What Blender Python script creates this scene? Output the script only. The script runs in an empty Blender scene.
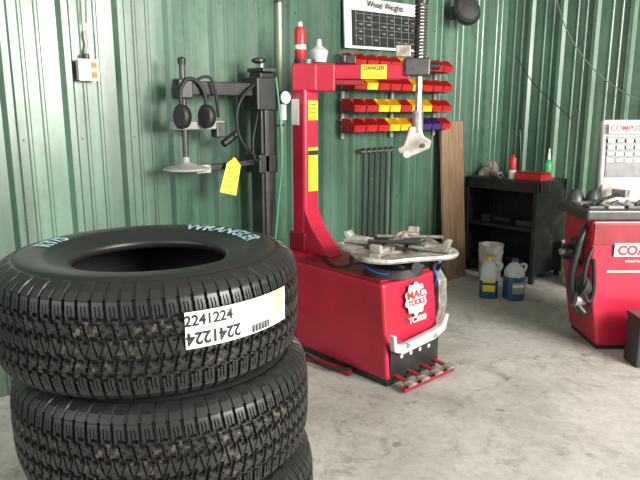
import bpy, bmesh, math, random
import numpy as np
from mathutils import Vector, Matrix, Euler
random.seed(4)
S = bpy.context.scene
try:
    S.view_settings.view_transform = 'Standard'
except Exception:
    pass
COL = S.collection
AV = math.radians(47.85)      # heading used by things that stand askew in the shop

# ---------------------------------------------------------------- materials
def mat(name, col, rough=0.5, metal=0.0, var=0.15, scale=8.0, bump=0.0, col2=None, lo=0.4, hi=0.65, stretch=None, trans=0.0, spec=None, detail=6):
    m = bpy.data.materials.new(name); m.use_nodes = True
    nt = m.node_tree; b = nt.nodes['Principled BSDF']
    tc = nt.nodes.new('ShaderNodeTexCoord'); mp = nt.nodes.new('ShaderNodeMapping')
    nt.links.new(tc.outputs['Object'], mp.inputs['Vector'])
    if stretch: mp.inputs['Scale'].default_value = stretch
    n = nt.nodes.new('ShaderNodeTexNoise'); n.inputs['Scale'].default_value = scale; n.inputs['Detail'].default_value = detail
    nt.links.new(mp.outputs['Vector'], n.inputs['Vector'])
    r = nt.nodes.new('ShaderNodeValToRGB')
    c2 = col2 if col2 else tuple(max(0, c*(1-var)) for c in col)
    c1 = col if col2 else tuple(min(1, c*(1+var)) for c in col)
    r.color_ramp.elements[0].position = lo; r.color_ramp.elements[0].color = (*c1, 1)
    r.color_ramp.elements[1].position = hi; r.color_ramp.elements[1].color = (*c2, 1)
    nt.links.new(n.outputs['Fac'], r.inputs['Fac'])
    nt.links.new(r.outputs['Color'], b.inputs['Base Color'])
    b.inputs['Roughness'].default_value = rough; b.inputs['Metallic'].default_value = metal
    if trans: b.inputs['Transmission Weight'].default_value = trans
    if spec is not None: b.inputs['Specular IOR Level'].default_value = spec
    if bump:
        bp = nt.nodes.new('ShaderNodeBump'); bp.inputs['Strength'].default_value = bump; bp.inputs['Distance'].default_value = 0.01
        nt.links.new(n.outputs['Fac'], bp.inputs['Height']); nt.links.new(bp.outputs['Normal'], b.inputs['Normal'])
    return m

M_red   = mat('red_paint', (0.46,0.014,0.045), 0.32, scale=4, col2=(0.36,0.012,0.03))
M_red2  = mat('red_plastic', (0.46,0.02,0.02), 0.35)
M_dred  = mat('dark_red_paint', (0.24,0.012,0.02), 0.4)
M_black = mat('black_paint', (0.012,0.012,0.013), 0.4, col2=(0.026,0.026,0.026))
M_blk2  = mat('black_rubber', (0.012,0.012,0.012), 0.55)
M_dark  = mat('dark_steel', (0.07,0.07,0.07), 0.4, metal=0.6, scale=20)
M_steel = mat('worn_steel', (0.42,0.41,0.39), 0.38, metal=0.55, scale=18, col2=(0.20,0.17,0.14))
M_silver= mat('bright_steel', (0.56,0.54,0.51), 0.35, metal=0.45, scale=11, col2=(0.27,0.23,0.19))
M_grey  = mat('grey_plastic', (0.30,0.30,0.29), 0.5)
M_lgrey = mat('light_grey_paint', (0.46,0.46,0.46), 0.45, var=0.12)
M_white = mat('white_paper', (0.76,0.76,0.74), 0.6, var=0.04)
M_ivory = mat('ivory_plastic', (0.70,0.66,0.55), 0.45, var=0.08)
M_yel   = mat('yellow_plastic', (0.80,0.50,0.02), 0.4, var=0.08)
M_ylab  = mat('yellow_label', (0.82,0.62,0.02), 0.55, var=0.05)
M_pur   = mat('purple_plastic', (0.06,0.03,0.15), 0.4)
M_ora   = mat('orange_label', (0.72,0.20,0.03), 0.5, var=0.2, scale=40)
M_ora2  = mat('faded_orange_print', (0.75,0.36,0.20), 0.5, var=0.2, scale=40)
M_ink   = mat('black_ink', (0.01,0.01,0.01), 0.6)
M_rink  = mat('red_ink', (0.6,0.02,0.02), 0.6)
M_teal  = mat('teal_letter_coating', (0.34,0.56,0.60), 0.6, var=0.3, scale=40)
M_blue  = mat('blue_washer_fluid', (0.03,0.09,0.17), 0.2, var=0.2)
M_clear = mat('cloudy_plastic', (0.50,0.55,0.55), 0.3, var=0.1)
M_buck  = mat('white_bucket_plastic', (0.55,0.54,0.50), 0.45, scale=12, col2=(0.30,0.28,0.24))
M_gbuck = mat('grey_bucket_plastic', (0.24,0.23,0.21), 0.5, scale=12, col2=(0.12,0.11,0.10))
M_green = mat('green_plastic', (0.03,0.30,0.10), 0.35)
M_hose  = mat('green_hose', (0.03,0.22,0.12), 0.4)
M_bhose = mat('blue_hose', (0.02,0.08,0.30), 0.4)
M_wood  = mat('plank_wood', (0.34,0.22,0.14), 0.7, scale=6, col2=(0.21,0.13,0.075), stretch=(8,8,0.6), bump=0.2)
M_cart  = mat('scuffed_black_enamel', (0.010,0.010,0.010), 0.45, scale=9, col2=(0.035,0.03,0.027), lo=0.5, hi=0.78)
M_rag   = mat('dirty_rag', (0.40,0.32,0.27), 0.9, scale=15, col2=(0.12,0.10,0.09))
M_tin   = mat('cable_grey', (0.45,0.45,0.42), 0.5)
M_scr   = mat('screw_head_green', (0.10,0.16,0.12), 0.4, metal=.3)
M_cabl  = mat('dull_cable', (0.16,0.17,0.15), 0.6)
M_pipe  = mat('cream_conduit', (0.62,0.60,0.42), 0.45)
M_dgreen= mat('black_box_paint', (0.02,0.024,0.022), 0.4)

# green ribbed sheet metal : broad fade + vertical streaks, grime, varied gloss
def wall_mat(name):
    m = bpy.data.materials.new(name); m.use_nodes=True
    nt=m.node_tree; b=nt.nodes['Principled BSDF']; L=nt.links.new
    tc=nt.nodes.new('ShaderNodeTexCoord')
    def nz(scale,det,st):
        mp=nt.nodes.new('ShaderNodeMapping'); mp.inputs['Scale'].default_value=st; L(tc.outputs['Object'],mp.inputs['Vector'])
        n=nt.nodes.new('ShaderNodeTexNoise'); n.inputs['Scale'].default_value=scale; n.inputs['Detail'].default_value=det; L(mp.outputs['Vector'],n.inputs['Vector']); return n
    def rp(n,p0,c0,p1,c1):
        r=nt.nodes.new('ShaderNodeValToRGB'); e=r.color_ramp.elements
        e[0].position=p0;e[0].color=(*c0,1);e[1].position=p1;e[1].color=(*c1,1); L(n.outputs['Fac'],r.inputs['Fac']); return r.outputs['Color']
    def mx(f,a,c):
        x=nt.nodes.new('ShaderNodeMix'); x.data_type='RGBA'; x.blend_type='MULTIPLY'; x.inputs[0].default_value=f; L(a,x.inputs[6]); L(c,x.inputs[7]); return x.outputs[2]
    c=rp(nz(1.1,5,(1,1,.6)),.36,(0.095,0.180,0.125),.64,(0.040,0.105,0.066))
    c=mx(.9,c,rp(nz(5,6,(2.5,2.5,.12)),.35,(1.2,1.2,1.18),.70,(.58,.62,.60)))
    c=mx(.6,c,rp(nz(14,8,(1,1,1)),.5,(1,1,1),.75,(.65,.62,.55)))
    # grime splashed up from the floor
    sep=nt.nodes.new('ShaderNodeSeparateXYZ'); L(tc.outputs['Object'],sep.inputs[0])
    n=nz(6,6,(1,1,.5)); ad=nt.nodes.new('ShaderNodeMath'); ad.operation='MULTIPLY_ADD'; L(n.outputs['Fac'],ad.inputs[0]); ad.inputs[1].default_value=.7; L(sep.outputs['Z'],ad.inputs[2])
    gr=nt.nodes.new('ShaderNodeValToRGB'); e=gr.color_ramp.elements; e[0].position=.38; e[0].color=(.45,.42,.36,1); e[1].position=.85; e[1].color=(1,1,1,1); L(ad.outputs[0],gr.inputs['Fac'])
    c=mx(1.0,c,gr.outputs['Color'])
    L(c,b.inputs['Base Color'])
    L(rp(nz(4,5,(1,1,.3)),.3,(.22,)*3,.7,(.42,)*3),b.inputs['Roughness'])
    b.inputs['Specular IOR Level'].default_value=.8
    bp=nt.nodes.new('ShaderNodeBump'); bp.inputs['Strength'].default_value=.18; bp.inputs['Distance'].default_value=.02
    L(nz(2.2,3,(1,1,.4)).outputs['Fac'],bp.inputs['Height']); L(bp.outputs['Normal'],b.inputs['Normal'])
    return m
M_wall = wall_mat('green_painted_sheet_metal')

# concrete floor
def floor_mat():
    m = bpy.data.materials.new('stained_concrete'); m.use_nodes = True
    nt = m.node_tree; b = nt.nodes['Principled BSDF']; L = nt.links.new
    tc = nt.nodes.new('ShaderNodeTexCoord')
    def noise(sc, det, rough=0.6, dist=0.0):
        n = nt.nodes.new('ShaderNodeTexNoise'); n.inputs['Scale'].default_value=sc; n.inputs['Detail'].default_value=det
        n.inputs['Roughness'].default_value=rough; n.inputs['Distortion'].default_value=dist
        L(tc.outputs['Object'], n.inputs['Vector']); return n
    def ramp(n, p0,c0,p1,c1):
        r = nt.nodes.new('ShaderNodeValToRGB'); e=r.color_ramp.elements
        e[0].position=p0; e[0].color=(*c0,1); e[1].position=p1; e[1].color=(*c1,1); L(n.outputs['Fac'], r.inputs['Fac']); return r
    def mix(t,f,a,bb):
        x = nt.nodes.new('ShaderNodeMix'); x.data_type='RGBA'; x.blend_type=t
        if isinstance(f,float): x.inputs[0].default_value=f
        else: L(f,x.inputs[0])
        L(a,x.inputs[6]); L(bb,x.inputs[7]); return x.outputs[2]
    base = ramp(noise(1.3,8,0.62,0.5),0.34,(0.39,0.375,0.35),0.66,(0.56,0.545,0.515))
    fine = ramp(noise(26,8,0.8),0.3,(0.72,0.72,0.72),0.7,(1.10,1.10,1.10))
    st = ramp(noise(3.4,8,0.78,1.8),0.52,(1,1,1),0.68,(0.42,0.39,0.36))
    st2 = ramp(noise(0.8,6,0.6,0.6),0.48,(1,1,1),0.70,(0.60,0.57,0.53))
    sp = ramp(noise(9,4,0.5,0.3),0.68,(1,1,1),0.72,(0.35,0.33,0.31))
    o = mix('MULTIPLY',1.0,base.outputs['Color'],fine.outputs['Color'])
    o = mix('MULTIPLY',0.7,o,st.outputs['Color'])
    o = mix('MULTIPLY',0.8,o,st2.outputs['Color'])
    o = mix('MULTIPLY',0.6,o,sp.outputs['Color'])
    vo=nt.nodes.new('ShaderNodeTexVoronoi'); vo.feature='DISTANCE_TO_EDGE'; vo.inputs['Scale'].default_value=.55
    wn=noise(2.0,6,.7); va=nt.nodes.new('ShaderNodeVectorMath'); va.operation='MULTIPLY_ADD'
    L(wn.outputs['Color'],va.inputs[0]); va.inputs[1].default_value=(.6,.6,.6); L(tc.outputs['Object'],va.inputs[2]); L(va.outputs[0],vo.inputs['Vector'])
    cr=nt.nodes.new('ShaderNodeValToRGB'); cr.color_ramp.elements[0].position=0.0; cr.color_ramp.elements[0].color=(.45,.42,.38,1); cr.color_ramp.elements[1].position=0.004; cr.color_ramp.elements[1].color=(1,1,1,1)
    L(vo.outputs['Distance'],cr.inputs['Fac']); o=mix('MULTIPLY',.6,o,cr.outputs['Color'])
    L(o,b.inputs['Base Color'])
    rr = ramp(noise(3,6),0.3,(0.34,)*3,0.7,(0.62,)*3); L(rr.outputs['Color'], b.inputs['Roughness'])
    bp = nt.nodes.new('ShaderNodeBump'); bp.inputs['Strength'].default_value=0.2; bp.inputs['Distance'].default_value=0.005
    L(noise(30,8,0.7).outputs['Fac'],bp.inputs['Height']); L(bp.outputs['Normal'],b.inputs['Normal'])
    return m
M_floor = floor_mat()

# tyre rubber
def rubber_mat():
    m = bpy.data.materials.new('tire_rubber'); m.use_nodes=True
    nt=m.node_tree; b=nt.nodes['Principled BSDF']; L=nt.links.new
    tc=nt.nodes.new('ShaderNodeTexCoord')
    n1=nt.nodes.new('ShaderNodeTexNoise'); n1.inputs['Scale'].default_value=8; n1.inputs['Detail'].default_value=3
    n2=nt.nodes.new('ShaderNodeTexNoise'); n2.inputs['Scale'].default_value=75; n2.inputs['Detail'].default_value=3
    for n in (n1,n2): L(tc.outputs['Object'],n.inputs['Vector'])
    r1=nt.nodes.new('ShaderNodeValToRGB'); r1.color_ramp.elements[0].position=0.53; r1.color_ramp.elements[1].position=0.68
    r2=nt.nodes.new('ShaderNodeValToRGB'); r2.color_ramp.elements[0].position=0.53; r2.color_ramp.elements[1].position=0.60
    L(n1.outputs['Fac'],r1.inputs['Fac']); L(n2.outputs['Fac'],r2.inputs['Fac'])
    mu=nt.nodes.new('ShaderNodeMath'); mu.operation='MULTIPLY'; L(r1.outputs['Color'],mu.inputs[0]); L(r2.outputs['Color'],mu.inputs[1])
    sep=nt.nodes.new('ShaderNodeSeparateXYZ'); L(tc.outputs['Object'],sep.inputs[0])
    ab=nt.nodes.new('ShaderNodeMath'); ab.operation='ABSOLUTE'; L(sep.outputs['Z'],ab.inputs[0])
    lt=nt.nodes.new('ShaderNodeMath'); lt.operation='LESS_THAN'; L(ab.outputs[0],lt.inputs[0]); lt.inputs[1].default_value=0.06
    cx=nt.nodes.new('ShaderNodeCombineXYZ'); L(sep.outputs['X'],cx.inputs[0]); L(sep.outputs['Y'],cx.inputs[1])
    ln=nt.nodes.new('ShaderNodeVectorMath'); ln.operation='LENGTH'; L(cx.outputs[0],ln.inputs[0])
    gt=nt.nodes.new('ShaderNodeMath'); gt.operation='GREATER_THAN'; L(ln.outputs['Value'],gt.inputs[0]); gt.inputs[1].default_value=.3965
    m2=nt.nodes.new('ShaderNodeMath'); m2.operation='MULTIPLY'; L(mu.outputs[0],m2.inputs[0]); L(lt.outputs[0],m2.inputs[1])
    m4=nt.nodes.new('ShaderNodeMath'); m4.operation='MULTIPLY'; L(m2.outputs[0],m4.inputs[0]); L(gt.outputs[0],m4.inputs[1])
    m3=nt.nodes.new('ShaderNodeMath'); m3.operation='MULTIPLY'; L(m4.outputs[0],m3.inputs[0]); m3.inputs[1].default_value=0.25
    x=nt.nodes.new('ShaderNodeMix'); x.data_type='RGBA'; L(m3.outputs[0],x.inputs[0])
    x.inputs[6].default_value=(0.015,0.0148,0.0145,1); x.inputs[7].default_value=(0.38,0.31,0.22,1)
    L(x.outputs[2],b.inputs['Base Color']); b.inputs['Roughness'].default_value=0.40
    return m
M_tire=rubber_mat()

# ---------------------------------------------------------------- builders
def empty(name, loc=(0,0,0), rz=0.0):
    e=bpy.data.objects.new(name,None); e.empty_display_size=0.1; e.location=loc; e.rotation_euler=(0,0,rz); COL.objects.link(e); return e
def finish(o, m, parent, loc, rot):
    if m: o.data.materials.append(m)
    o.location=loc; o.rotation_euler=rot
    if parent: o.parent=parent
    COL.objects.link(o); return o
def mesh_from(name, verts, faces, m=None, parent=None, loc=(0,0,0), rot=(0,0,0), smooth=False, bevel=0):
    me=bpy.data.meshes.new(name); me.from_pydata([tuple(v) for v in verts],[],faces)
    bm=bmesh.new(); bm.from_mesh(me); bmesh.ops.recalc_face_normals(bm,faces=bm.faces); bm.to_mesh(me); bm.free()
    if smooth:
        for p in me.polygons: p.use_smooth=True
    o=bpy.data.objects.new(name,me); finish(o,m,parent,loc,rot)
    if bevel:
        b=o.modifiers.new('b','BEVEL'); b.width=bevel; b.segments=3; b.limit_method='ANGLE'
    return o
def box(name, c, s, m, parent=None, rot=(0,0,0), bevel=0.004, top=None):
    x,y,z=[k/2 for k in s]; tx,ty,dx,dy=(x,y,0,0) if not top else (top[0]/2,top[1]/2,top[2],top[3])
    v=[(-x,-y,-z),(x,-y,-z),(x,y,-z),(-x,y,-z),(-tx+dx,-ty+dy,z),(tx+dx,-ty+dy,z),(tx+dx,ty+dy,z),(-tx+dx,ty+dy,z)]
    f=[(0,3,2,1),(4,5,6,7),(0,1,5,4),(1,2,6,5),(2,3,7,6),(3,0,4,7)]
    return mesh_from(name,v,f,m,parent,c,rot,bevel=bevel)
def lathe(name, prof, m, parent=None, loc=(0,0,0), rot=(0,0,0), segs=40, sq=None, smooth=True, sy=1.0):
    v=[];f=[]
    for (r,z) in prof:
        for i in range(segs):
            a=2*math.pi*i/segs; c,s=math.cos(a),math.sin(a); k=1
            if sq: k=1/((abs(c)**sq+abs(s)**sq)**(1/sq))
            v.append((r*k*c,r*k*s*sy,z))
    n=len(prof)
    for j in range(n-1):
        for i in range(segs):
            i2=(i+1)%segs; f.append((j*segs+i,j*segs+i2,(j+1)*segs+i2,(j+1)*segs+i))
    if prof[0][0]>1e-6: f.append(tuple(range(segs)))
    if prof[-1][0]>1e-6: f.append(tuple((n-1)*segs+i for i in range(segs)))
    o=mesh_from(name,v,f,m,parent,loc,rot)
    if smooth:
        for p in o.data.polygons: p.use_smooth = len(p.vertices)==4
        try: o.data.set_sharp_from_angle(angle=math.radians(38))
        except Exception: pass
    return o
def cyl(name, a, b, r, m, parent=None, r2=None, segs=28):
    a=Vector(a); b=Vector(b); d=b-a; L=d.length; r2=r if r2 is None else r2
    q=d.to_track_quat('Z','Y').to_euler()
    return lathe(name,[(r,0),(r2,L)],m,parent,a,q,segs)
def tube(name, pts, r, m, parent=None, smooth=True):
    cu=bpy.data.curves.new(name,'CURVE'); cu.dimensions='3D'; cu.bevel_depth=r; cu.bevel_resolution=3; cu.use_fill_caps=True
    sp=cu.splines.new('NURBS' if smooth else 'POLY'); sp.points.add(len(pts)-1)
    for i,p in enumerate(pts): sp.points[i].co=(*p,1)
    if smooth: sp.order_u=3; sp.use_endpoint_u=True; sp.resolution_u=8
    o=bpy.data.objects.new(name,cu); return finish(o,m,parent,(0,0,0),(0,0,0))
def prism(name, poly, y0, y1, m, parent=None, loc=(0,0,0), rot=(0,0,0), bevel=0):
    n=len(poly); v=[(p[0],y0,p[1]) for p in poly]+[(p[0],y1,p[1]) for p in poly]
    f=[tuple(range(n)),tuple(range(n,2*n))]+[(i,(i+1)%n,n+(i+1)%n,n+i) for i in range(n)]
    return mesh_from(name,v,f,m,parent,loc,rot,bevel=bevel)
def text_mesh(body, size, align='CENTER', ext=0.0, bold=0.0):
    cu=bpy.data.curves.new('t','FONT'); cu.body=body; cu.size=size; cu.align_x=align; cu.align_y='CENTER'; cu.extrude=ext; cu.offset=bold
    o=bpy.data.objects.new('t',cu); COL.objects.link(o)
    bpy.context.view_layer.update()
    dg=bpy.context.evaluated_depsgraph_get(); me=bpy.data.meshes.new_from_object(o.evaluated_get(dg))
    bpy.data.objects.remove(o); return me
def text(name, body, size, m, parent, loc, rot, bold=0.0, sx=1.0):
    me=text_mesh(body,size,bold=bold); me.name=name; me.materials.clear()
    for v in me.vertices: v.co.x*=sx
    o=bpy.data.objects.new(name,me); return finish(o,m,parent,loc,rot)
def blob(name,r_,h_,m,parent,loc,seed):
    rnd=random.Random(seed); v=[];f=[]; n=26; k=8
    for j in range(k+1):
        t=j/k
        for i in range(n):
            a=2*math.pi*i/n; rr=r_*math.cos(t*math.pi/2*.96)*(1+.18*math.sin(3*a+seed+t*2)+.10*math.sin(7*a+t*5)+.05*rnd.random())
            v.append((rr*math.cos(a),rr*math.sin(a),h_*math.sin(t*math.pi/2)*(1+.18*math.sin(4*a+seed))))
    for j in range(k):
        for i in range(n): f.append((j*n+i,j*n+(i+1)%n,(j+1)*n+(i+1)%n,(j+1)*n+i))
    f.append(tuple(k*n+i for i in range(n))); f.append(tuple(range(n)))
    return mesh_from(name,v,f,m,parent,loc,smooth=True)
RX=(math.pi/2,0,math.pi/2)     # text facing +x

# ---------------------------------------------------------------- room
def ribbed(length, height):
    pr=[]; p=0.305; x=0.0
    while x<length:
        for dx,d in ((0,0.0),(0.085,0.0),(0.092,0.006),(0.104,0.006),(0.111,0),(0.165,0),(0.172,0.006),(0.184,0.006),(0.191,0),(0.232,0.0),(0.252,0.030),(0.284,0.030),(0.304,0.0)):
            if x+dx<=length: pr.append((x+dx,d))
        x+=p
    v=[];f=[]
    for (a,d) in pr:
        for z in (0,height): v.append((a,d,z))
    k=len(pr)
    for (a,d) in pr:
        for z in (0,height): v.append((a,-0.03,z))
    for i in range(k-1):
        f.append((2*i,2*i+2,2*i+3,2*i+1)); j=2*k
        f.append((j+2*i,j+2*i+1,j+2*i+3,j+2*i+2))
        f.append((2*i+1,2*i+3,j+2*i+3,j+2*i+1)); f.append((2*i,j+2*i,j+2*i+2,2*i+2))
    f.append((0,1,2*k+1,2*k)); f.append((2*k-2,4*k-2,4*k-1,2*k-1))
    return v,f
WY=0.45; H=3.6
v,f=ribbed(8.6,H)
wl=mesh_from('wall_left',[(d-0.03,WY+.02-a,z) for (a,d,z) in v],f,M_wall)
v,f=ribbed(7.5,H)
wr=mesh_from('wall_right',[(a-.055,WY+0.03-d,z) for (a,d,z) in v],f,M_wall)
def screws(name,par,fn,length):
    v=[];f=[]
    k=0
    while .22+.305*k<length:
        for off in (-.012,):
            for z in (.55,1.35,2.15,2.95):
                c=fn(.22+.305*k+off,z); b=len(v)
                for q in (-1,1):
                    for (i,j) in ((-1,-1),(1,-1),(1,1),(-1,1)):
                        v.append(c(i*.005,j*.005,q*.005))
                f+= [(b+4,b+5,b+6,b+7),(b,b+1,b+5,b+4),(b+1,b+2,b+6,b+5),(b+2,b+3,b+7,b+6),(b+3,b,b+4,b+7)]
        k+=1
    mesh_from(name,v,f,M_scr,par)
screws('screws',wl,lambda a,z:(lambda i,j,q:(-.028+q,WY+.02-a+i,z+j)),8.0)
screws('screws',wr,lambda a,z:(lambda i,j,q:(a-.055+i,WY+.028-q,z+j)),7.0)
box('floor',(3.45,-3.55,-0.05),(7.6,8.2,0.1),M_floor,bevel=0)
M_ceil=mat('corrugated_ceiling', (0.40,0.40,0.38),0.6)
box('ceiling',(3.45,-3.55,H+0.03),(7.6,8.2,0.05),M_ceil,bevel=0)

# ---------------------------------------------------------------- tires
PN=80
def tire_mesh():
    N=PN*20; NT=90; hw=0.100
    side=[(.207,.092),(.203,.102),(.206,.110),(.214,.114),(.222,.1155),(.226,.1175),(.245,.1245),(.262,.1305),(.266,.1335),(.285,.1365),(.305,.1375),(.322,.1372),(.336,.1345),(.339,.131),(.343,.131),(.346,.1325),(.356,.1295),(.366,.125),(.376,.1185),(.385,.110),(.391,.104)]
    prof=[(r,z,0 if r<.35 else 1) for r,z in side]
    for i in range(NT+1):
        z=hw-2*hw*i/NT; prof.append((.4015-.0085*(z/hw)**4-.002*(z/hw)**2,z,2))
    prof+= [(r,-z,0 if r<.35 else 1) for r,z in reversed(side)]
    prof+= [(.215,-.085,0),(.25,-.112,0),(.31,-.120,0),(.36,-.10,0),(.380,-.06,0),(.384,0,0),(.380,.06,0),(.36,.10,0),(.31,.120,0),(.25,.112,0),(.215,.085,0)]
    P=np.array(prof); K=len(P)
    th=np.linspace(0,2*np.pi,N,endpoint=False)
    r=np.repeat(P[:,0][None,:],N,0); z=np.repeat(P[:,1][None,:],N,0); k=P[:,2][None,:]
    v=z/hw; s=(th*PN/(2*np.pi))[:,None]
    fr=lambda x: x-np.floor(x)
    tri=lambda x: np.abs(2*fr(x)-1)*2-1
    g=np.zeros_like(r)
    for c,w,ph in ((-.62,.042,0),(-.21,.040,.5),(.21,.040,0),(.62,.042,.5)):
        g=np.maximum(g,(np.abs(v-(c+.045*np.sign(tri(s+ph))))<w).astype(float))
    av=np.abs(v)
    g=np.maximum(g,((av<.21)&(fr(s+.8*v)<.12)).astype(float)*.7)
    g=np.maximum(g,((av<.17)&(np.abs(fr(s-1.2*v)-.55)<.03)).astype(float)*.4)
    g=np.maximum(g,((av>=.21)&(av<.62)&(fr(s+.9*np.sign(v)*v+.3)<.16)).astype(float)*.95)
    for q in (.5,.78):
        g=np.maximum(g,((av>=.24)&(av<.6)&(np.abs(fr(s+.25*tri(v*6)+.3)-q)<.032)).astype(float)*.45)
    g=np.maximum(g,((av>=.62)&(fr(s+.3*v)<.22)).astype(float))
    for q in (.47,.73):
        g=np.maximum(g,((av>=.66)&(av<.93)&(np.abs(fr(s+.3*v)-q)<.03)).astype(float)*.4)
    sg=np.sign(v)
    g=np.where(k>=1,g,0)
    lug=(fr(s+.3*sg)<.22).astype(float); half=((fr((s+.3*sg)/2)<.5)).astype(float)
    inner=(r<.368).astype(float)
    g=np.where(k==1,lug*(1-inner)+inner*np.maximum(lug,half),g)
    dep=np.where(k==1,.0055,.0095)
    R=r-g*dep
    X=R*np.cos(th)[:,None]; Y=R*np.sin(th)[:,None]
    co=np.stack([X,Y,z],-1).reshape(-1,3)
    i=np.arange(N)[:,None]; j=np.arange(K)[None,:]; i2=(i+1)%N; j2=(j+1)%K
    F=np.stack([i*K+j,i*K+j2,i2*K+j2,i2*K+j],-1)
    sm=np.zeros((N,K),bool)+ (P[:,2][None,:]==0)
    F=F.reshape(-1,4)
    me=bpy.data.meshes.new('tire'); nv=len(co); nf=len(F)
    me.vertices.add(nv); me.vertices.foreach_set('co',co.ravel())
    me.loops.add(nf*4); me.loops.foreach_set('vertex_index',F.ravel().astype(np.int32))
    me.polygons.add(nf); me.polygons.foreach_set('loop_start',np.arange(0,nf*4,4,dtype=np.int32))
    me.polygons.foreach_set('loop_total',np.full(nf,4,np.int32))
    me.polygons.foreach_set('use_smooth',sm.ravel())
    me.update(calc_edges=True); me.validate()
    me.materials.append(M_tire)
    return me,side
TM,SIDE=tire_mesh()
TC=(1.852,-4.284)
offs=[(0,0),(.018,.020),(.030,.028),(.036,.034)]
ZS=1.036
def wrap_side(name,body,size,theta0,r0,m,parent,bold=0.001):
    me=text_mesh(body,size,bold=bold); me.materials.clear(); me.name=name
    bm=bmesh.new(); bm.from_mesh(me); bmesh.ops.triangulate(bm,faces=bm.faces); bmesh.ops.subdivide_edges(bm,edges=bm.edges,cuts=2,use_grid_fill=True); bm.to_mesh(me); bm.free()
    rs=[p[0] for p in SIDE]; zs=[p[1] for p in SIDE]; rs=rs[1:]; zs=zs[1:]
    for v in me.vertices:
        x,y=v.co.x,v.co.y; r=r0+y; a=theta0-x/r0
        v.co=(r*math.cos(a),r*math.sin(a),float(np.interp(r,rs,zs))+.0018)
    o=bpy.data.objects.new(name,me); return finish(o,m,parent,(0,0,0),(0,0,0))
def wrap_tread(name,me,theta0,r,zc,m,parent):
    me.name=name; me.materials.clear()
    for v in me.vertices:
        a=theta0+v.co.x/.402; v.co=(r*math.cos(a),r*math.sin(a),zc+v.co.y)
    o=bpy.data.objects.new(name,me); return finish(o,m,parent,(0,0,0),(0,0,0))
def patch(w,h,x0=0,y0=0,n=24):
    me=bpy.data.meshes.new('p'); vs=[];fs=[]
    for i in range(n+1):
        for s in (-1,1): vs.append((x0-w/2+w*i/n,y0+s*h/2,0))
    for i in range(n): fs.append((2*i,2*i+2,2*i+3,2*i+1))
    me.from_pydata(vs,[],fs); return me
for i in range(4):
    o=bpy.data.objects.new('tire' if i==0 else 'tire.%03d'%i,TM); COL.objects.link(o)
    o.location=(TC[0]+offs[i][0],TC[1]+offs[i][1],(0.1375+.275*(3-i))*ZS); o.scale=(1,1,ZS)
    if i==0: top=o
    a0=math.radians(97 if i==0 else 60+50*i)
    wrap_side('sidewall_lettering','WRANGLER',.060,a0,.284,M_teal,o,.0016)
    wrap_side('sidewall_lettering_small','RT/S',.060,a0+math.radians(122),.290,M_teal,o,.0016)
    wrap_side('size_marking','LT265/70R17',.018,a0+math.radians(60),.30,M_dark,o,0.0004)
lt=math.radians(4); LZ=.030
wrap_tread('paper_sticker',patch(.300,.082),lt,.4045,LZ,M_white,top)
wrap_tread('sticker_panel',patch(.026,.060,.118,.010),lt,.4050,LZ,M_ora2,top)
wrap_tread('sticker_band',patch(.006,.060,.096,.010),lt,.4050,LZ,M_grey,top)
wrap_tread('sticker_number',text_mesh('2241224',.033,bold=.0010),lt-.235,.4052,LZ+.020,M_ink,top)
me=text_mesh('2241224',.038,bold=.0013)
for v in me.vertices: v.co.x*=-1; v.co.y*=-1
wrap_tread('sticker_number_flipped',me,lt-.205,.4052,LZ-.018,M_ink,top)
for q in range(5):
    wrap_tread('sticker_small_print_%d'%q,text_mesh('TREADWEAR 500 A B',.0075),lt+.08,.4052,LZ+.028-.013*q,M_grey,top)
for q in range(18):
    wrap_tread('barcode_%d'%q,patch(.0010+.0012*(q*7%3),.018,0,0,1),lt+.04+.0085*q,.4052,LZ-.029,M_ink,top)

# ---------------------------------------------------------------- tire changer
G=empty('tire_changer',(.90,-2.41,0))
box('cabinet',(-.015,0,.31),(.79,.47,.54),M_red,G,top=(.73,.45,-.03,0),bevel=.018)
box('cabinet_skirt',(-.015,0,.022),(.76,.44,.044),M_black,G)
box('cabinet_top_plate',(-.05,0,.588),(.70,.43,.016),M_dred,G)
sl=math.atan2(.06,.54)
box('kick_panel',(.367,.0,.125),(.03,.42,.18),M_black,G,bevel=.004)
for k,yy in enumerate((-.12,-.04,.04,.12)):
    cyl('kick_hole_%d'%k,(.38,yy,.16),(.3835,yy,.16),.012,M_lgrey,G)
for k,yy in enumerate((-.17,-.06,.06,.17)):
    box('pedal_%d_bar'%k,(.43,yy,.055),(.13,.030,.012),M_dred,G,rot=(0,.12,0))
    box('pedal_%d_pad'%k,(.49,yy,.05),(.045,.07,.014),M_steel,G,rot=(0,.2,0))
box('pedal_guard_rail',(.485,0,.022),(.025,.44,.022),M_dred,G)
box('base_foot_bar',(-.05,-.285,.02),(.36,.03,.03),M_dred,G,rot=(0,0,.10))
tube('foot_bar_hose',[(-.22,-.30,.04),(-.10,-.34,.03),(.05,-.31,.03),(.14,-.27,.05)],.008,M_blk2,G)
pl=[(-.24,.05),(-.215,.05),(-.205,-.005),(-.14,-.020),(.12,.000),(.19,.015),(.225,.075),(.25,.07),(.225,-.02),(.13,-.055),(-.15,-.075),(-.225,-.045)]
prism('wheel_rest_plate',pl,-.02,.02,M_lgrey,G,loc=(.405,.0,.265),rot=(0,0,math.pi/2),bevel=.008)
for k,yy in enumerate((-.12,.12)): cyl('rest_bolt_%d'%k,(.36,yy,.235),(.435,yy,.235),.012,M_steel,G)
gear=[]
for k in range(40):
    a=2*math.pi*k/40; r=.096 if (k//2)%2 else .084; gear.append((r*math.cos(a),r*math.sin(a)))
o=prism('logo_gear',gear,-.001,.001,M_white,G,loc=(.3575,.02,.46))
o.rotation_euler=(Matrix.Rotation(-sl,3,'Y')@Matrix.Rotation(-math.pi/2,3,'Z')).to_euler()
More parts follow.
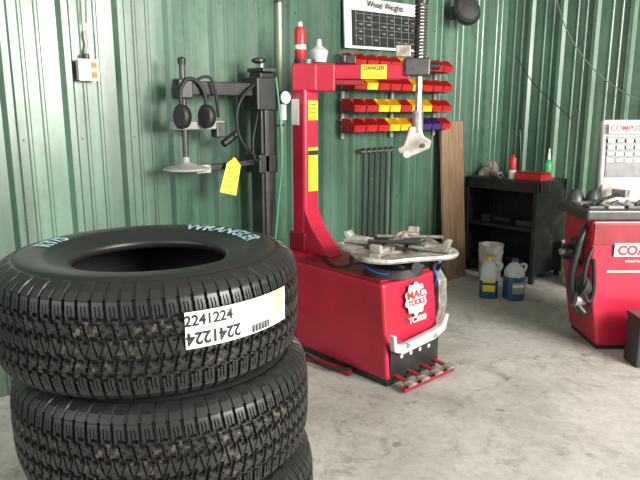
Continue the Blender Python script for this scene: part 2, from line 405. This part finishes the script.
tr=(Matrix.Rotation(-sl,3,'Y')@Euler(RX).to_matrix()).to_euler()
text('logo_text_1','MAC',.062,M_rink,G,(.3600,.02,.485),tr,bold=.002,sx=1.2)
text('logo_text_2','TOOLS',.045,M_rink,G,(.3640,.02,.440),tr,bold=.002)
text('model_text','TC3000',.046,M_white,G,(.3755,.02,.345),tr,bold=.001)
box('column_pedestal',(-.545,0,.30),(.27,.30,.60),M_red,G,bevel=.012)
box('column',(-.57,0,1.17),(.125,.125,1.16),M_red,G,bevel=.020)
box('column_collar',(-.57,0,.66),(.155,.155,.12),M_dred,G,bevel=.01)
fin=[(-.51,.88),(-.485,.83),(-.44,.76),(-.33,.65),(-.27,.597),(-.51,.597)]
prism('column_gusset',fin,-.060,.060,M_red,G,bevel=.006)
box('column_head',(-.57,0,1.70),(.16,.16,.17),M_red,G,rot=(0,0,AV),bevel=.015)
cyl('column_hinge_cap',(-.57,0,1.78),(-.57,0,1.81),.07,M_dark,G)
box('warning_label_tall',(-.506,.010,1.13),(.003,.080,.28),M_ylab,G,bevel=0)
box('warning_label_tall_band',(-.5045,.010,1.235),(.002,.080,.03),M_ink,G,bevel=0)
for k in range(6): box('warning_label_tall_line_%d'%k,(-.5040,.010,1.03+.028*k),(.002,.045,.003),M_ink,G,bevel=0)
box('warning_label_small',(-.506,.010,1.50),(.003,.080,.12),M_ylab,G,bevel=0)
for k in range(4): box('warning_label_small_line_%d'%k,(-.5035,.010,1.465+.024*k),(.002,.05,.005),M_ink,G,bevel=0)
box('info_label',(-.59,-.064,1.49),(.07,.003,.16),M_white,G,bevel=0)
ca,sa=math.cos(AV),math.sin(AV)
def arm(l,w,z): return (-.57+l*ca-w*sa, l*sa+w*ca, z)
rotA=(0,0,AV)
box('arm_boom',arm(.33,0,1.735),(.66,.075,.09),M_red,G,rot=rotA,bevel=.01)
box('arm_boom_lower_rib',arm(.22,0,1.672),(.30,.05,.03),M_dred,G,rot=rotA)
box('arm_root',arm(.08,0,1.70),(.22,.12,.17),M_red,G,rot=rotA,bevel=.012)
cyl('arm_stop_knob',arm(.24,-.05,1.795),arm(.24,-.05,1.83),.025,M_black,G)
box('arm_valve_block',arm(.26,0,1.81),(.12,.06,.05),M_dark,G,rot=rotA,bevel=.006)
box('arm_danger_label',arm(.43,-.039,1.735),(.16,.003,.085),M_ylab,G,rot=rotA,bevel=0)
text('arm_danger_text','DANGER',.032,M_ink,G,arm(.43,-.0415,1.757),(math.pi/2,0,AV),bold=.001)
for k in range(3): box('arm_label_line_%d'%k,arm(.43,-.041,1.728-.012*k),(.12,.001,.004),M_ink,G,rot=rotA,bevel=0)
box('arm_head_block',arm(.70,0,1.765),(.16,.12,.11),M_dark,G,rot=rotA,bevel=.012)
box('arm_head_lever',arm(.61,-.03,1.86),(.09,.04,.07),M_steel,G,rot=rotA)
cyl('arm_head_knob',arm(.78,-.03,1.77),arm(.84,-.03,1.77),.022,M_black,G)
cyl('tool_shaft',arm(.72,0,1.30),arm(.72,0,2.15),.023,M_steel,G,segs=6)
cyl('shaft_top_cap',arm(.72,0,2.14),arm(.72,0,2.185),.042,M_black,G)
spr=[]
for k in range(0,16*12+1):
    a=2*math.pi*k/12; z=1.82+.31*k/192
    p=arm(.72,0,z); spr.append((p[0]+.036*math.cos(a),p[1]+.036*math.sin(a),z))
tube('return_spring',spr,.0065,M_dark,G)
cyl('shaft_lower_sleeve',arm(.72,0,1.36),arm(.72,0,1.50),.034,M_steel,G)
prism('mount_head',[(-.10,-.06),(-.03,-.085),(.10,-.03),(.11,.02),(.06,.05),(.035,.11),(-.035,.11),(-.055,.03),(-.07,-.01),(-.11,-.03)],-.03,.03,M_silver,G,loc=arm(.70,0,1.29),rot=rotA,bevel=.01)
cyl('mount_head_roller',arm(.65,-.045,1.225),arm(.65,.045,1.225),.022,M_ivory,G)
cyl('mount_head_pin',arm(.75,-.045,1.28),arm(.75,.045,1.28),.014,M_dark,G)
tz=.735
TX,TY=.235,-.02
cyl('turntable_spindle',(TX,TY,.59),(TX,TY,.70),.085,M_black,G)
cyl('turntable_gearbox',(TX-.02,TY,.595),(TX-.02,TY,.645),.17,M_dark,G)
v=[];f=[];ring=[]
for k in range(64):
    a=2*math.pi*k/64; ph=math.radians(20)
    rr=.315+.035*math.cos(4*(a-ph)); ring.append((rr*math.cos(a),rr*math.sin(a)))
prof=[(1.0,-.012),(1.02,0),(1.0,.012),(.93,.014),(.90,.006),(.45,.004),(.40,.014),(.0,.016)]
for (s,z) in prof:
    for x,y in ring: v.append((x*s,y*s,z))
for j in range(len(prof)-1):
    for i in range(64): f.append((j*64+i,j*64+(i+1)%64,(j+1)*64+(i+1)%64,(j+1)*64+i))
f.append(tuple(range(64)))
mesh_from('turntable_plate',v,f,M_silver,G,loc=(TX,TY,tz))
for k in range(4):
    a=math.radians(20+90*k); c,s=math.cos(a),math.sin(a)
    box('clamp_slide_%d'%k,(TX+.20*c,TY+.20*s,tz+.022),(.24,.06,.022),M_steel,G,rot=(0,0,a),bevel=.004)
    prism('clamp_jaw_%d'%k,[(-.07,0),(.06,0),(.075,.045),(.05,.05),(.03,.022),(-.06,.016)],-.032,.032,M_silver,G,loc=(TX+.24*c,TY+.24*s,tz+.030),rot=(0,0,a),bevel=.004)
    a2=a+math.pi/4
    box('table_link_%d'%k,(TX+.13*math.cos(a2),TY+.13*math.sin(a2),tz+.026),(.17,.03,.012),M_dark,G,rot=(0,0,a2+.6),bevel=.002)
    cyl('clamp_cylinder_%d'%k,(TX+.08*math.cos(a2),TY+.08*math.sin(a2),tz-.045),(TX+.27*math.cos(a2),TY+.27*math.sin(a2),tz-.045),.03,M_black,G)
lathe('turntable_hub',[(.055,0),(.06,.02),(.04,.04),(.0,.045)],M_steel,G,loc=(TX,TY,tz+.015))
blob('rag_on_table',.085,.055,M_rag,G,(TX-.02,TY+.10,tz+.02),5)
cyl('tire_iron',(TX-.16,TY+.02,tz+.045),(TX+.20,TY+.16,tz+.075),.010,M_steel,G)
cyl('tire_iron_2',(TX-.10,TY-.12,tz+.045),(TX+.16,TY-.02,tz+.065),.009,M_dark,G)
cyl('valve_tool',(TX-.18,TY-.04,tz+.025),(TX-.02,TY-.16,tz+.030),.012,M_dred,G)
box('pry_pad',(TX+.10,TY+.02,tz+.055),(.10,.05,.03),M_dark,G,rot=(0,0,.7),bevel=.006)
tube('air_hose_blue',[(TX+.22,TY+.12,.68),(.30,.22,.62),(.33,.27,.5),(.20,.30,.42)],.009,M_bhose,G)
tube('air_hose_blue_low',[(TX-.15,TY-.18,.68),(TX,TY-.20,.63),(TX+.10,TY-.12,.62),(TX+.16,TY+.05,.66)],.006,M_bhose,G)
tube('air_hose_black',[(TX-.1,TY-.2,.69),(.05,-.22,.62),(-.1,-.2,.60),(-.3,-.1,.61)],.009,M_blk2,G)
cyl('bead_breaker_pivot',(-.28,.26,.40),(-.28,.31,.40),.035,M_dark,G)
tube('bead_breaker_arm',[(-.28,.30,.40),(0,.33,.42),(.26,.33,.44)],.022,M_dred,G)
prism('bead_breaker_shovel',[(-.05,-.16),(.03,-.20),(.06,-.08),(.05,.08),(.0,.14),(-.03,.12),(.01,0),(-.01,-.08)],-.04,.04,M_steel,G,loc=(.26,.33,.42),bevel=.006)
cyl('bead_breaker_handle',(.26,.33,.55),(.34,.33,.66),.012,M_black,G)

A=empty('spray_can',(.33-.02,-2.41-.02,1.812))
lathe('can_body',[(.034,0),(.036,.004),(.036,.17),(.030,.19),(.013,.198)],M_red2,A)
lathe('can_label_band',[(.0363,.06),(.0366,.062),(.0366,.085),(.0363,.087)],M_white,A)
lathe('can_cap',[(.014,.195),(.014,.22),(.008,.225)],M_white,A)
C=empty('plastic_funnel',(.33+.05,-2.41+.075,1.795))
lathe('funnel_body',[(.045,0),(.058,.07),(.055,.072),(.02,.10),(.012,.14)],M_clear,C)

# ---------------------------------------------------------------- assist arm stand
P=empty('tire_changer_assist_arm',(.17,-2.63,0))
box('foot',(0,0,.02),(.26,.20,.04),M_black,P)
box('post',(0,0,.88),(.12,.11,1.70),M_black,P,bevel=.008)
box('post_guide_rail',(.067,-.02,1.15),(.016,.03,1.0),M_dark,P)
box('carriage',(0,-.01,1.60),(.16,.17,.20),M_black,P,bevel=.01)
box('post_top_bracket',(0,.0,1.745),(.17,.10,.025),M_dark,P)
cyl('top_lever_stem',(0,.0,1.75),(0,.0,1.79),.015,M_steel,P)
lathe('top_lever_knob',[(.02,0),(.045,.01),(.045,.025),(.02,.035),(0,.036)],M_black,P,loc=(0,-.02,1.785))
box('upper_arm',(0,-.30,1.625),(.07,.50,.08),M_black,P,bevel=.008)
box('upper_arm_tip',(0,-.56,1.62),(.085,.09,.11),M_dark,P,bevel=.01)
cyl('press_rod',(0,-.56,1.22),(0,-.56,1.76),.016,M_dark,P)
lathe('press_rod_cap',[(.022,0),(.024,.03),(.01,.04),(0,.04)],M_black,P,loc=(0,-.56,1.755))
box('clamp_block',(0,-.47,1.415),(.06,.34,.05),M_grey,P,bevel=.01)
box('clamp_jaw',(.0,-.33,1.385),(.07,.07,.09),M_dark,P,bevel=.01)
cyl('clamp_roller',(.0,-.30,1.30),(.0,-.20,1.36),.024,M_black,P)
lathe('press_disc',[(.02,.07),(.022,.04),(.06,.025),(.13,.006),(.135,-.004),(.11,-.012),(0,-.012)],M_grey,P,loc=(0,-.56,1.165))
box('lower_arm',(0,-.26,1.17),(.045,.46,.035),M_black,P,rot=(.06,0,0),bevel=.006)
box('lower_arm_joint',(0,-.46,1.16),(.07,.10,.05),M_steel,P)
box('lower_carriage',(0,-.01,1.17),(.15,.15,.12),M_black,P,bevel=.01)
tube('air_line_1',[(.05,-.08,1.66),(.07,-.2,1.60),(.07,-.26,1.45),(.06,-.2,1.28),(.05,-.10,1.22)],.010,M_blk2,P)
tube('air_line_2',[(.03,-.50,1.66),(.06,-.42,1.72),(.07,-.38,1.6),(.05,-.36,1.46)],.009,M_blk2,P)
tube('air_line_4',[(.05,-.02,1.25),(.09,-.12,1.15),(.10,-.16,1.3),(.08,-.10,1.45),(.04,-.06,1.52)],.007,M_blk2,P)
tube('air_line_3',[(.08,.05,1.7),(.13,.07,1.3),(.11,.03,.9),(.12,-.02,.55)],.007,M_hose,P)
cyl('pressure_gauge',(.085,.11,1.58),(.105,.11,1.58),.038,M_white,P)
cyl('pressure_gauge_ring',(.075,.11,1.58),(.10,.11,1.58),.044,M_dark,P)
cyl('regulator_bowl',(.07,.11,1.44),(.07,.11,1.54),.024,M_lgrey,P)
T=empty('hang_tag',(.17+.05,-2.63-.27,1.19))
mesh_from('tag_card',[(0,.02,.03),(.008,-.045,.0),(.012,-.105,-.17),(.03,-.0,-.20),(.022,.045,-.02)],[(0,1,2,3,4)],M_ylab,T)
T.children[0].modifiers.new('s','SOLIDIFY').thickness=.002
tube('tag_wire',[(0,.0,.0),(-.01,.01,.03),(-.02,.02,.035)],.0015,M_tin,T)
for k in range(5):
    box('tag_print_%d'%k,(.020+.002*k,-.022-.006*k,-.03-.027*k),(.001,.055,.003),M_ink,T,bevel=0,rot=(.25,.09,0))
E=empty('ear_muffs',(.17+.065,-2.63-.53,1.51))
tube('headband',[(0,-.075,-.02),(-.01,-.09,.08),(-.02,-.04,.165),(-.02,.03,.165),(-.01,.09,.08),(0,.085,-.02)],.012,M_blk2,E)
for k,yy in enumerate((-.075,.085)):
    lathe('ear_cup_%d'%k,[(.0,-.035),(.035,-.035),(.050,-.015),(.053,.02),(.042,.035),(0,.035)],M_blk2,E,loc=(0,yy,-.045),rot=(math.pi/2,0,.4),sy=1.3)

# ---------------------------------------------------------------- wall fixtures
O=empty('electrical_outlet',(-.005,-3.67,1.71)); O.scale=(.9,.9,.9)
box('outlet_box',(.02,0,0),(.05,.115,.115),M_lgrey,O,bevel=.004)
box('outlet_cover',(.047,0,0),(.006,.125,.125),M_ivory,O,bevel=.002)
for k in range(2):
    yy=-.03+.06*k
    for j in range(2):
        box('socket_%d%d'%(k,j),(.051,yy,-.028+.056*j),(.005,.034,.036),M_ora if k else M_ivory,O,bevel=.004)
        for q in (-1,1): box('slot_%d%d%d'%(k,j,q),(.054,yy+q*.007,-.026+.056*j),(.002,.003,.012),M_ink,O,bevel=0)
tube('outlet_cable',[(.02,.0,.05),(.02,.0,.10),(.015,.03,.15),(.02,.01,.20),(.015,.02,.23)],.009,M_tin,O)
lathe('cable_gland',[(.018,0),(.018,.035),(.01,.04)],M_dark,O,loc=(.02,0,.055))

cp=empty('conduit_pipe',(.02,-2.36,0))
cyl('pipe',(0,0,1.2),(0,0,3.55),.0125,M_pipe,cp)
for z in (1.4,2.2,3.0): box('pipe_clip_%d'%int(z*10),(0,0,z),(.03,.05,.012),M_dark,cp)

B=empty('parts_bin_rack',(0,-1.215,1.30))
binmesh={}
def bin_obj(col,name,loc,w=.120,d=.13,h=.095):
    if col.name not in binmesh:
        t=.003; bm=bmesh.new()
        def addp(pts,y0,y1):
            a=[bm.verts.new((p[0],y0,p[1])) for p in pts]; b=[bm.verts.new((p[0],y1,p[1])) for p in pts]
            n=len(pts); bm.faces.new(a); bm.faces.new(b[::-1])
            for i in range(n): bm.faces.new((a[i],b[i],b[(i+1)%n],a[(i+1)%n]))
        sidep=[(0,0),(d,0),(d+.008,h*.5),(d*.6,h),(0,h)]
        addp(sidep,-w/2,-w/2+t); addp(sidep,w/2-t,w/2)
        addp([(0,0),(d,0),(d,t),(0,t)],-w/2,w/2); addp([(0,0),(t,0),(t,h),(0,h)],-w/2,w/2)
        addp([(d-t,0),(d,0),(d+.008,h*.5),(d+.006,h*.5)],-w/2,w/2)
        addp([(t,t),(d-t,t),(d*.8,h*.32),(t,h*.5)],-w/2+t,w/2-t)
        bmesh.ops.recalc_face_normals(bm,faces=bm.faces)
        me=bpy.data.meshes.new('bin_'+col.name); bm.to_mesh(me); bm.free(); me.materials.append(col); binmesh[col.name]=me
    o=bpy.data.objects.new(name,binmesh[col.name]); o.parent=B; o.location=loc; COL.objects.link(o)
rows=[(.51,'RRRRYYRRR'),(.35,'RYRRRYRRR'),(.19,'RRYYRYYRR'),(.045,'RRRYYRPPR')]
cm={'R':M_red2,'Y':M_yel,'P':M_pur}
for k,yy in enumerate((-.55,0,.55)): box('rack_upright_%d'%k,(.008,yy,.30),(.014,.03,.62),M_grey,B,bevel=.002)
for ri,(z,s) in enumerate(rows):
    box('hang_rail_%d'%ri,(.02,0,z+.085),(.012,1.17,.018),M_grey,B)
    box('shelf_lip_%d'%ri,(.06,0,z-.006),(.10,1.17,.006),M_dark,B,bevel=.001)
    for k,ch in enumerate(s): bin_obj(cm[ch],'bin_%d_%d'%(ri,k),(.028,-.52+.13*k,z))

W=empty('wheel_weight_display_board',(.0,-1.33,1.965))
box('board',(.012,0,.17),(.014,.86,.36),M_white,W,rot=(0.02,-.03,0),bevel=.002)
box('board_black_field',(.022,.02,.135),(.004,.76,.25),M_ink,W,rot=(0.02,-.03,0),bevel=0)
text('board_heading','Wheel Weights',.065,M_ink,W,(.026,0,.308),RX,bold=.001)
for k in range(9):
    box('board_rule_v_%d'%k,(.0255,-.32+.085*k,.135),(.002,.003,.24),M_grey,W,bevel=0,rot=(0.02,-.03,0))
for k in range(5):
    box('board_rule_h_%d'%k,(.0255,.02,.03+.052*k),(.002,.70,.002),M_grey,W,bevel=0,rot=(.02,0,0))
for k in range(8):
    for j in range(4):
        if random.random()<.7: box('weight_%d_%d'%(k,j),(.030,-.28+.085*k,.054+.052*j),(.008,.035+.02*random.random(),.012),M_steel,W,bevel=.002)
box('board_clip',(.02,-.28,.365),(.02,.06,.03),M_dark,W)

K=empty('hanging_tool_rack',(.02,-1.42,1.20))
box('rack_rail',(.02,0,0),(.02,.40,.02),M_dark,K)
for k in range(6):
    y=-.17+.065*k
    tube('rod_%d'%k,[(.045,y,.02),(.05,y,-.02),(.045,y,-.3),(.045,y,-.78-.02*(k%2))],.011,M_blk2,K)
    cyl('rod_hook_%d'%k,(.045,y-.025,-.01),(.045,y+.025,-.01),.008,M_steel,K)
    cyl('rod_end_%d'%k,(.045,y,-.80),(.045,y,-.84),.018,M_dark,K)

F_=empty('wall_flood_light',(.0,-.47,2.31))
box('mount_bracket',(.02,0,0),(.05,.07,.10),M_dark,F_)
lathe('housing',[(0,-.09),(.07,-.08),(.115,-.03),(.13,.03),(.12,.05)],M_black,F_,loc=(.15,.0,-.0),rot=(.9,math.radians(60),.3),sy=.85)
lathe('lens',[(.115,.045),(.10,.062),(0,.07)],M_dark,F_,loc=(.15,.0,-.0),rot=(.9,math.radians(60),.3),sy=.85)
tube('flood_cord',[(.03,0,.05),(.03,.03,.3),(.03,.02,1.2)],.006,M_blk2,F_)

Cb=empty('wall_cable',(0,0,0))
tube('cable_run_1',[(.35,.40,2.9),(.50,.40,2.35),(.75,.40,1.95),(1.1,.40,1.65),(1.5,.41,1.5),(2.0,.41,1.45)],.005,M_cabl,Cb)
tube('cable_run_2',[(.02,-3.66,3.4),(.02,-3.62,2.6),(.02,-3.66,1.95)],.004,M_cabl,Cb)
tube('cable_run_3',[(.12,.40,2.0),(.3,.39,1.75),(.5,.39,1.60),(.72,.39,1.42)],.004,M_blk2,Cb)

box('wood_plank',(.100,-.47,.70),(.028,.31,1.41),M_wood,rot=(0,-math.radians(4.6),0),bevel=.003)

# ---------------------------------------------------------------- tool cart
Q=empty('tool_cart',(.37,.10,0))
w,d,h=.74,.50,.90
for k,(x,y) in enumerate(((-1,-1),(1,-1),(1,1),(-1,1))):
    box('corner_post_%d'%k,(x*(w/2-.02),y*(d/2-.02),h/2),(.04,.04,h),M_cart,Q)
box('bottom_shelf',(0,0,.09),(w-.02,d-.02,.05),M_cart,Q)
box('middle_shelf',(0,0,.47),(w-.05,d-.04,.03),M_cart,Q)
box('top_tray',(0,0,h-.05),(w,d,.10),M_cart,Q,bevel=.008)
box('back_panel',(0,d/2-.012,.46),(w-.04,.012,.74),M_cart,Q)
box('side_panel_left',(-w/2+.012,0,.46),(.012,d-.05,.74),M_cart,Q)
box('side_panel_right',(w/2-.010,0,.46),(.014,d-.05,.74),M_cart,Q)
for k,(sx,sy,sz,s) in enumerate(((.2,-.1,.51,(.16,.1,.05)),(-.1,0,.505,(.2,.12,.04)),(-.2,-.1,.515,(.08,.1,.06)),(.1,0,.14,(.2,.2,.06)))):
    box('shelf_clutter_%d'%k,(sx,sy,sz),s,M_dark,Q)
TZ=.90
r=empty('red_parts_case',(.60,.0,TZ)); box('case_base',(0,0,.03),(.26,.17,.06),M_red2,r,bevel=.01); box('case_lid',(0,0,.067),(.25,.16,.012),M_dred,r,bevel=.004)
r=empty('spray_can.001',(.42,-.04,TZ))
lathe('can_body',[(.030,0),(.033,.004),(.033,.10),(.033,.101)],M_white,r); lathe('can_body_top',[(.0335,.08),(.0335,.17),(.026,.19),(.012,.195),(.012,.215),(0,.216)],M_red2,r)
r=empty('squeeze_bottle',(.62,.22,TZ))
lathe('bottle_body',[(.036,0),(.038,.01),(.038,.12),(.026,.16),(.012,.17)],M_green,r); lathe('bottle_nozzle',[(.014,.17),(.013,.19),(.004,.27),(0,.271)],M_white,r)
r=empty('shop_rag_pile',(.10,.06,TZ))
blob('rag_1',.085,.07,M_rag,r,(0,0,0),1); blob('rag_2',.055,.12,M_rag,r,(.03,.03,0),3)
r=empty('air_drill',(.26,-.06,TZ)); cyl('drill_body',(-.03,0,.03),(.07,-.03,.03),.028,M_steel,r); box('drill_grip',(0,-.03,.028),(.04,.10,.04),M_black,r,bevel=.01); cyl('drill_chuck',(.07,-.03,.03),(.10,-.04,.03),.014,M_dark,r)
r=empty('wire_brush',(.36,.17,TZ)); box('brush_handle',(0,0,.012),(.16,.03,.022),M_wood,r); box('brush_bristles',(.06,0,.035),(.06,.025,.03),M_steel,r)
r=empty('antenna_rod',(.30,.28,TZ)); lathe('rod_base',[(.03,0),(.03,.02),(.01,.03)],M_dark,r); tube('rod',[(0,0,.02),(.01,0,.2),(-.02,0,.42)],.006,M_dark,r)

# ---------------------------------------------------------------- jugs, buckets
def jug(n,loc,rz,lower,fill):
    j=empty(n,loc,rz); j.scale=(1.12,1.12,1.12)
    lathe('jug_lower',[(.060,0),(.066,.006),(.067,.1),(.067,fill)],lower,j,sq=4)
    lathe('jug_upper',[(.0672,fill-.005),(.066,.20),(.055,.232),(.034,.258),(.020,.268),(.019,.285)],M_clear,j,sq=3)
    lathe('jug_cap',[(.023,.278),(.023,.302),(0,.303)],M_blue if rz>.9 else M_yel,j)
    tube('jug_handle',[(.045,0,.250),(.085,0,.262),(.088,0,.22),(.062,0,.185)],.010,M_clear,j)
    box('jug_label',(0,-.0672,.095),(.085,.002,.085),M_grey if rz>0.9 else M_ylab,j,bevel=0)
    box('jug_label_band',(0,-.0685,.11),(.085,.001,.02),M_white if rz>.9 else M_blue,j,bevel=0)
jug('washer_fluid_jug',(.670,-.72,0),.6,M_blue,.13)
jug('washer_fluid_jug.001',(.845,-.63,0),1.0,M_blue,.175)
def bucket(n,loc,r_,h_,m=M_buck):
    b=empty(n,loc)
    lathe('shell',[(r_*.84,0),(r_*.96,h_*.78),(r_*1.03,h_*.79),(r_*1.03,h_*.82),(r_*.98,h_*.83),(r_*1.0,h_*.97),(r_*1.04,h_*.98),(r_*1.04,h_),(r_*.95,h_),(r_*.80,.03),(0,.03)],m,b)
    tube('bail_handle',[(r_,0,h_*.85),(r_*.95,-r_*.5,h_*.62),(0,-r_*1.12,h_*.5),(-r_*.95,-r_*.5,h_*.62),(-r_,0,h_*.85)],.003,M_steel,b)
    box('bucket_label',(r_*.66,-r_*.66,h_*.42),(.002,.10,.10),M_grey,b,rot=(0,.09,-math.pi/4),bevel=0)
    return b
bucket('plastic_bucket',(.44,-.35,0),.105,.35)
bucket('plastic_bucket.001',(.93,.24,0),.125,.36)
bucket('plastic_bucket.002',(1.12,.06,0),.125,.30,M_gbuck)

# ---------------------------------------------------------------- wheel balancer
Z=empty('wheel_balancer',(1.783,-1.25,0),AV)
prism('cabinet',[(.02,.03),(.62,.03),(.66,.84),(-.07,.84),(-.055,.45)],0,.44,M_red,Z,bevel=.015)
box('plinth',(.32,.22,.02),(.58,.40,.04),M_black,Z)
box('upper_band',(.30,-.004,.755),(.72,.014,.13),M_dred,Z,bevel=.003)
box('name_plate',(.30,-.014,.66),(.46,.008,.085),M_white,Z,bevel=.002)
text('name_text','COATS',.080,M_rink,Z,(.22,-.0195,.655),(math.pi/2,0,0),bold=.004)
text('name_text_small','wheel balancer',.026,M_white,Z,(.22,-.0195,.59),(math.pi/2,0,0))
box('lower_trim',(.32,-.004,.52),(.56,.006,.012),M_lgrey,Z,bevel=0)
box('weight_tray',(.28,.22,.875),(.80,.48,.07),M_dark,Z,bevel=.015)
for k in range(6):
    for j in range(2):
        box('tray_pocket_%d_%d'%(k,j),(-.04+.12*k,.08+.12*j,.915),(.10,.10,.02),M_grey if (k+j)%2 else M_dark,Z,bevel=.006)
for k in range(9):
    cyl('wheel_weight_%d'%k,(-.06+.07*k,.06+.02*(k%3),.925),(-.02+.07*k,.10+.02*(k%2),.945),.012,M_steel if k%2 else M_dark,Z)
lathe('centering_cone',[(.055,0),(.05,.02),(.03,.07),(.02,.08),(0,.08)],M_dark,Z,loc=(.05,.30,.91))
lathe('centering_cone_large',[(.06,0),(.055,.02),(.035,.07),(.02,.08),(0,.08)],M_dark,Z,loc=(-.04,.36,.91))
tube('hammer_handle',[(-.03,.10,.94),(.10,.20,.955),(.20,.26,.965)],.011,M_black,Z)
box('hammer_head',(.21,.265,.975),(.05,.10,.05),M_steel,Z,rot=(0,0,.6),bevel=.006)
box('display_stand',(.42,.40,.96),(.58,.06,.12),M_silver,Z,bevel=.01)
box('display_panel',(.42,.42,1.21),(.60,.05,.46),M_lgrey,Z,bevel=.02,rot=(-.08,0,0))
box('display_header',(.42,.380,1.385),(.54,.004,.07),M_white,Z,bevel=0,rot=(-.08,0,0))
text('display_header_text','COMPUTER BALANCER',.050,M_rink,Z,(.42,.376,1.385),(math.pi/2-.08,0,0),bold=.0015)
box('display_face',(.42,.388,1.20),(.54,.004,.27),M_dark,Z,bevel=0,rot=(-.08,0,0))
for k in range(9):
    for j in range(6):
        box('key_%d_%d'%(k,j),(.175+.06*k,.384,1.09+.043*j),(.046,.006,.024),M_lgrey if (k+j)%3 else M_grey,Z,bevel=.002,rot=(-.08,0,0))
cyl('spindle',(-.18,.20,.60),(.0,.20,.60),.02,M_steel,Z)
cyl('flange',(-.09,.20,.60),(-.06,.20,.60),.10,M_dark,Z)
cyl('quick_nut',(-.15,.20,.60),(-.10,.20,.60),.05,M_black,Z)
tube('distance_gauge',[(-.05,.10,.80),(-.10,.06,.76),(-.13,.05,.62),(-.15,.06,.45),(-.12,.05,.30),(-.06,.03,.24)],.020,M_black,Z)
tube('hung_cord',[(-.03,.02,.70),(-.09,-.01,.62),(-.10,-.01,.40),(-.05,-.01,.30),(-.02,-.01,.42),(-.05,-.01,.60)],.012,M_blk2,Z)
tube('hung_cord_2',[(-.02,.06,.74),(-.14,.08,.66),(-.17,.06,.38),(-.08,.04,.20),(-.01,.02,.28),(-.04,.0,.50)],.010,M_blk2,Z)
cyl('cone_hung',(-.10,.04,.42),(-.04,.04,.40),.08,M_dark,Z,r2=.05)
cyl('cone_hung_steel',(-.13,.04,.33),(-.06,.04,.32),.05,M_steel,Z,r2=.03)
Y=empty('tool_box',(2.075,-1.36,0),AV)
box('box_body',(.20,.085,.14),(.36,.16,.28),M_dgreen,Y,bevel=.01)
box('box_lid',(.20,.085,.295),(.37,.17,.03),M_dgreen,Y,bevel=.006)
box('box_front_plate',(.22,.002,.15),(.28,.004,.16),M_grey,Y,bevel=0)
for k in (-1,1): box('latch_%d'%k,(.20+k*.1,-.002,.27),(.03,.01,.04),M_steel,Y)
tube('box_handle',[(.12,.09,.31),(.13,.09,.345),(.27,.09,.345),(.28,.09,.31)],.008,M_steel,Y)

# ---------------------------------------------------------------- light
w=bpy.data.worlds.new('World'); S.world=w; w.use_nodes=True
bg=w.node_tree.nodes['Background']; bg.inputs[0].default_value=(1.0,0.99,0.97,1); bg.inputs[1].default_value=0.60
def area(n,loc,target,sx,sy,e,col=(1,1,1)):
    l=bpy.data.lights.new(n,'AREA'); l.shape='RECTANGLE'; l.size=sx; l.size_y=sy; l.energy=e; l.color=col
    o=bpy.data.objects.new(n,l); COL.objects.link(o); o.location=loc
    o.rotation_euler=(Vector(target)-Vector(loc)).to_track_quat('-Z','Y').to_euler(); return o
area('daylight_door_side',(7.0,-2.0,2.6),(1.6,-1.8,.0),3.0,2.4,880,(1.0,0.965,0.90))
area('daylight_door_back',(2.2,-7.4,2.6),(1.0,-2.0,.8),3.5,2.4,90,(1.0,0.99,0.97))

# ---------------------------------------------------------------- camera
cam=bpy.data.cameras.new('camera'); co=bpy.data.objects.new('camera',cam); COL.objects.link(co)
cam.lens=34.9; cam.sensor_width=36; cam.clip_start=.05
co.location=(3.386,-5.048,1.5)
ph=math.radians(11.8)
dv=Vector((-.7414*math.cos(ph),.6711*math.cos(ph),-math.sin(ph)))
co.rotation_euler=dv.to_track_quat('-Z','Y').to_euler()
S.camera=co
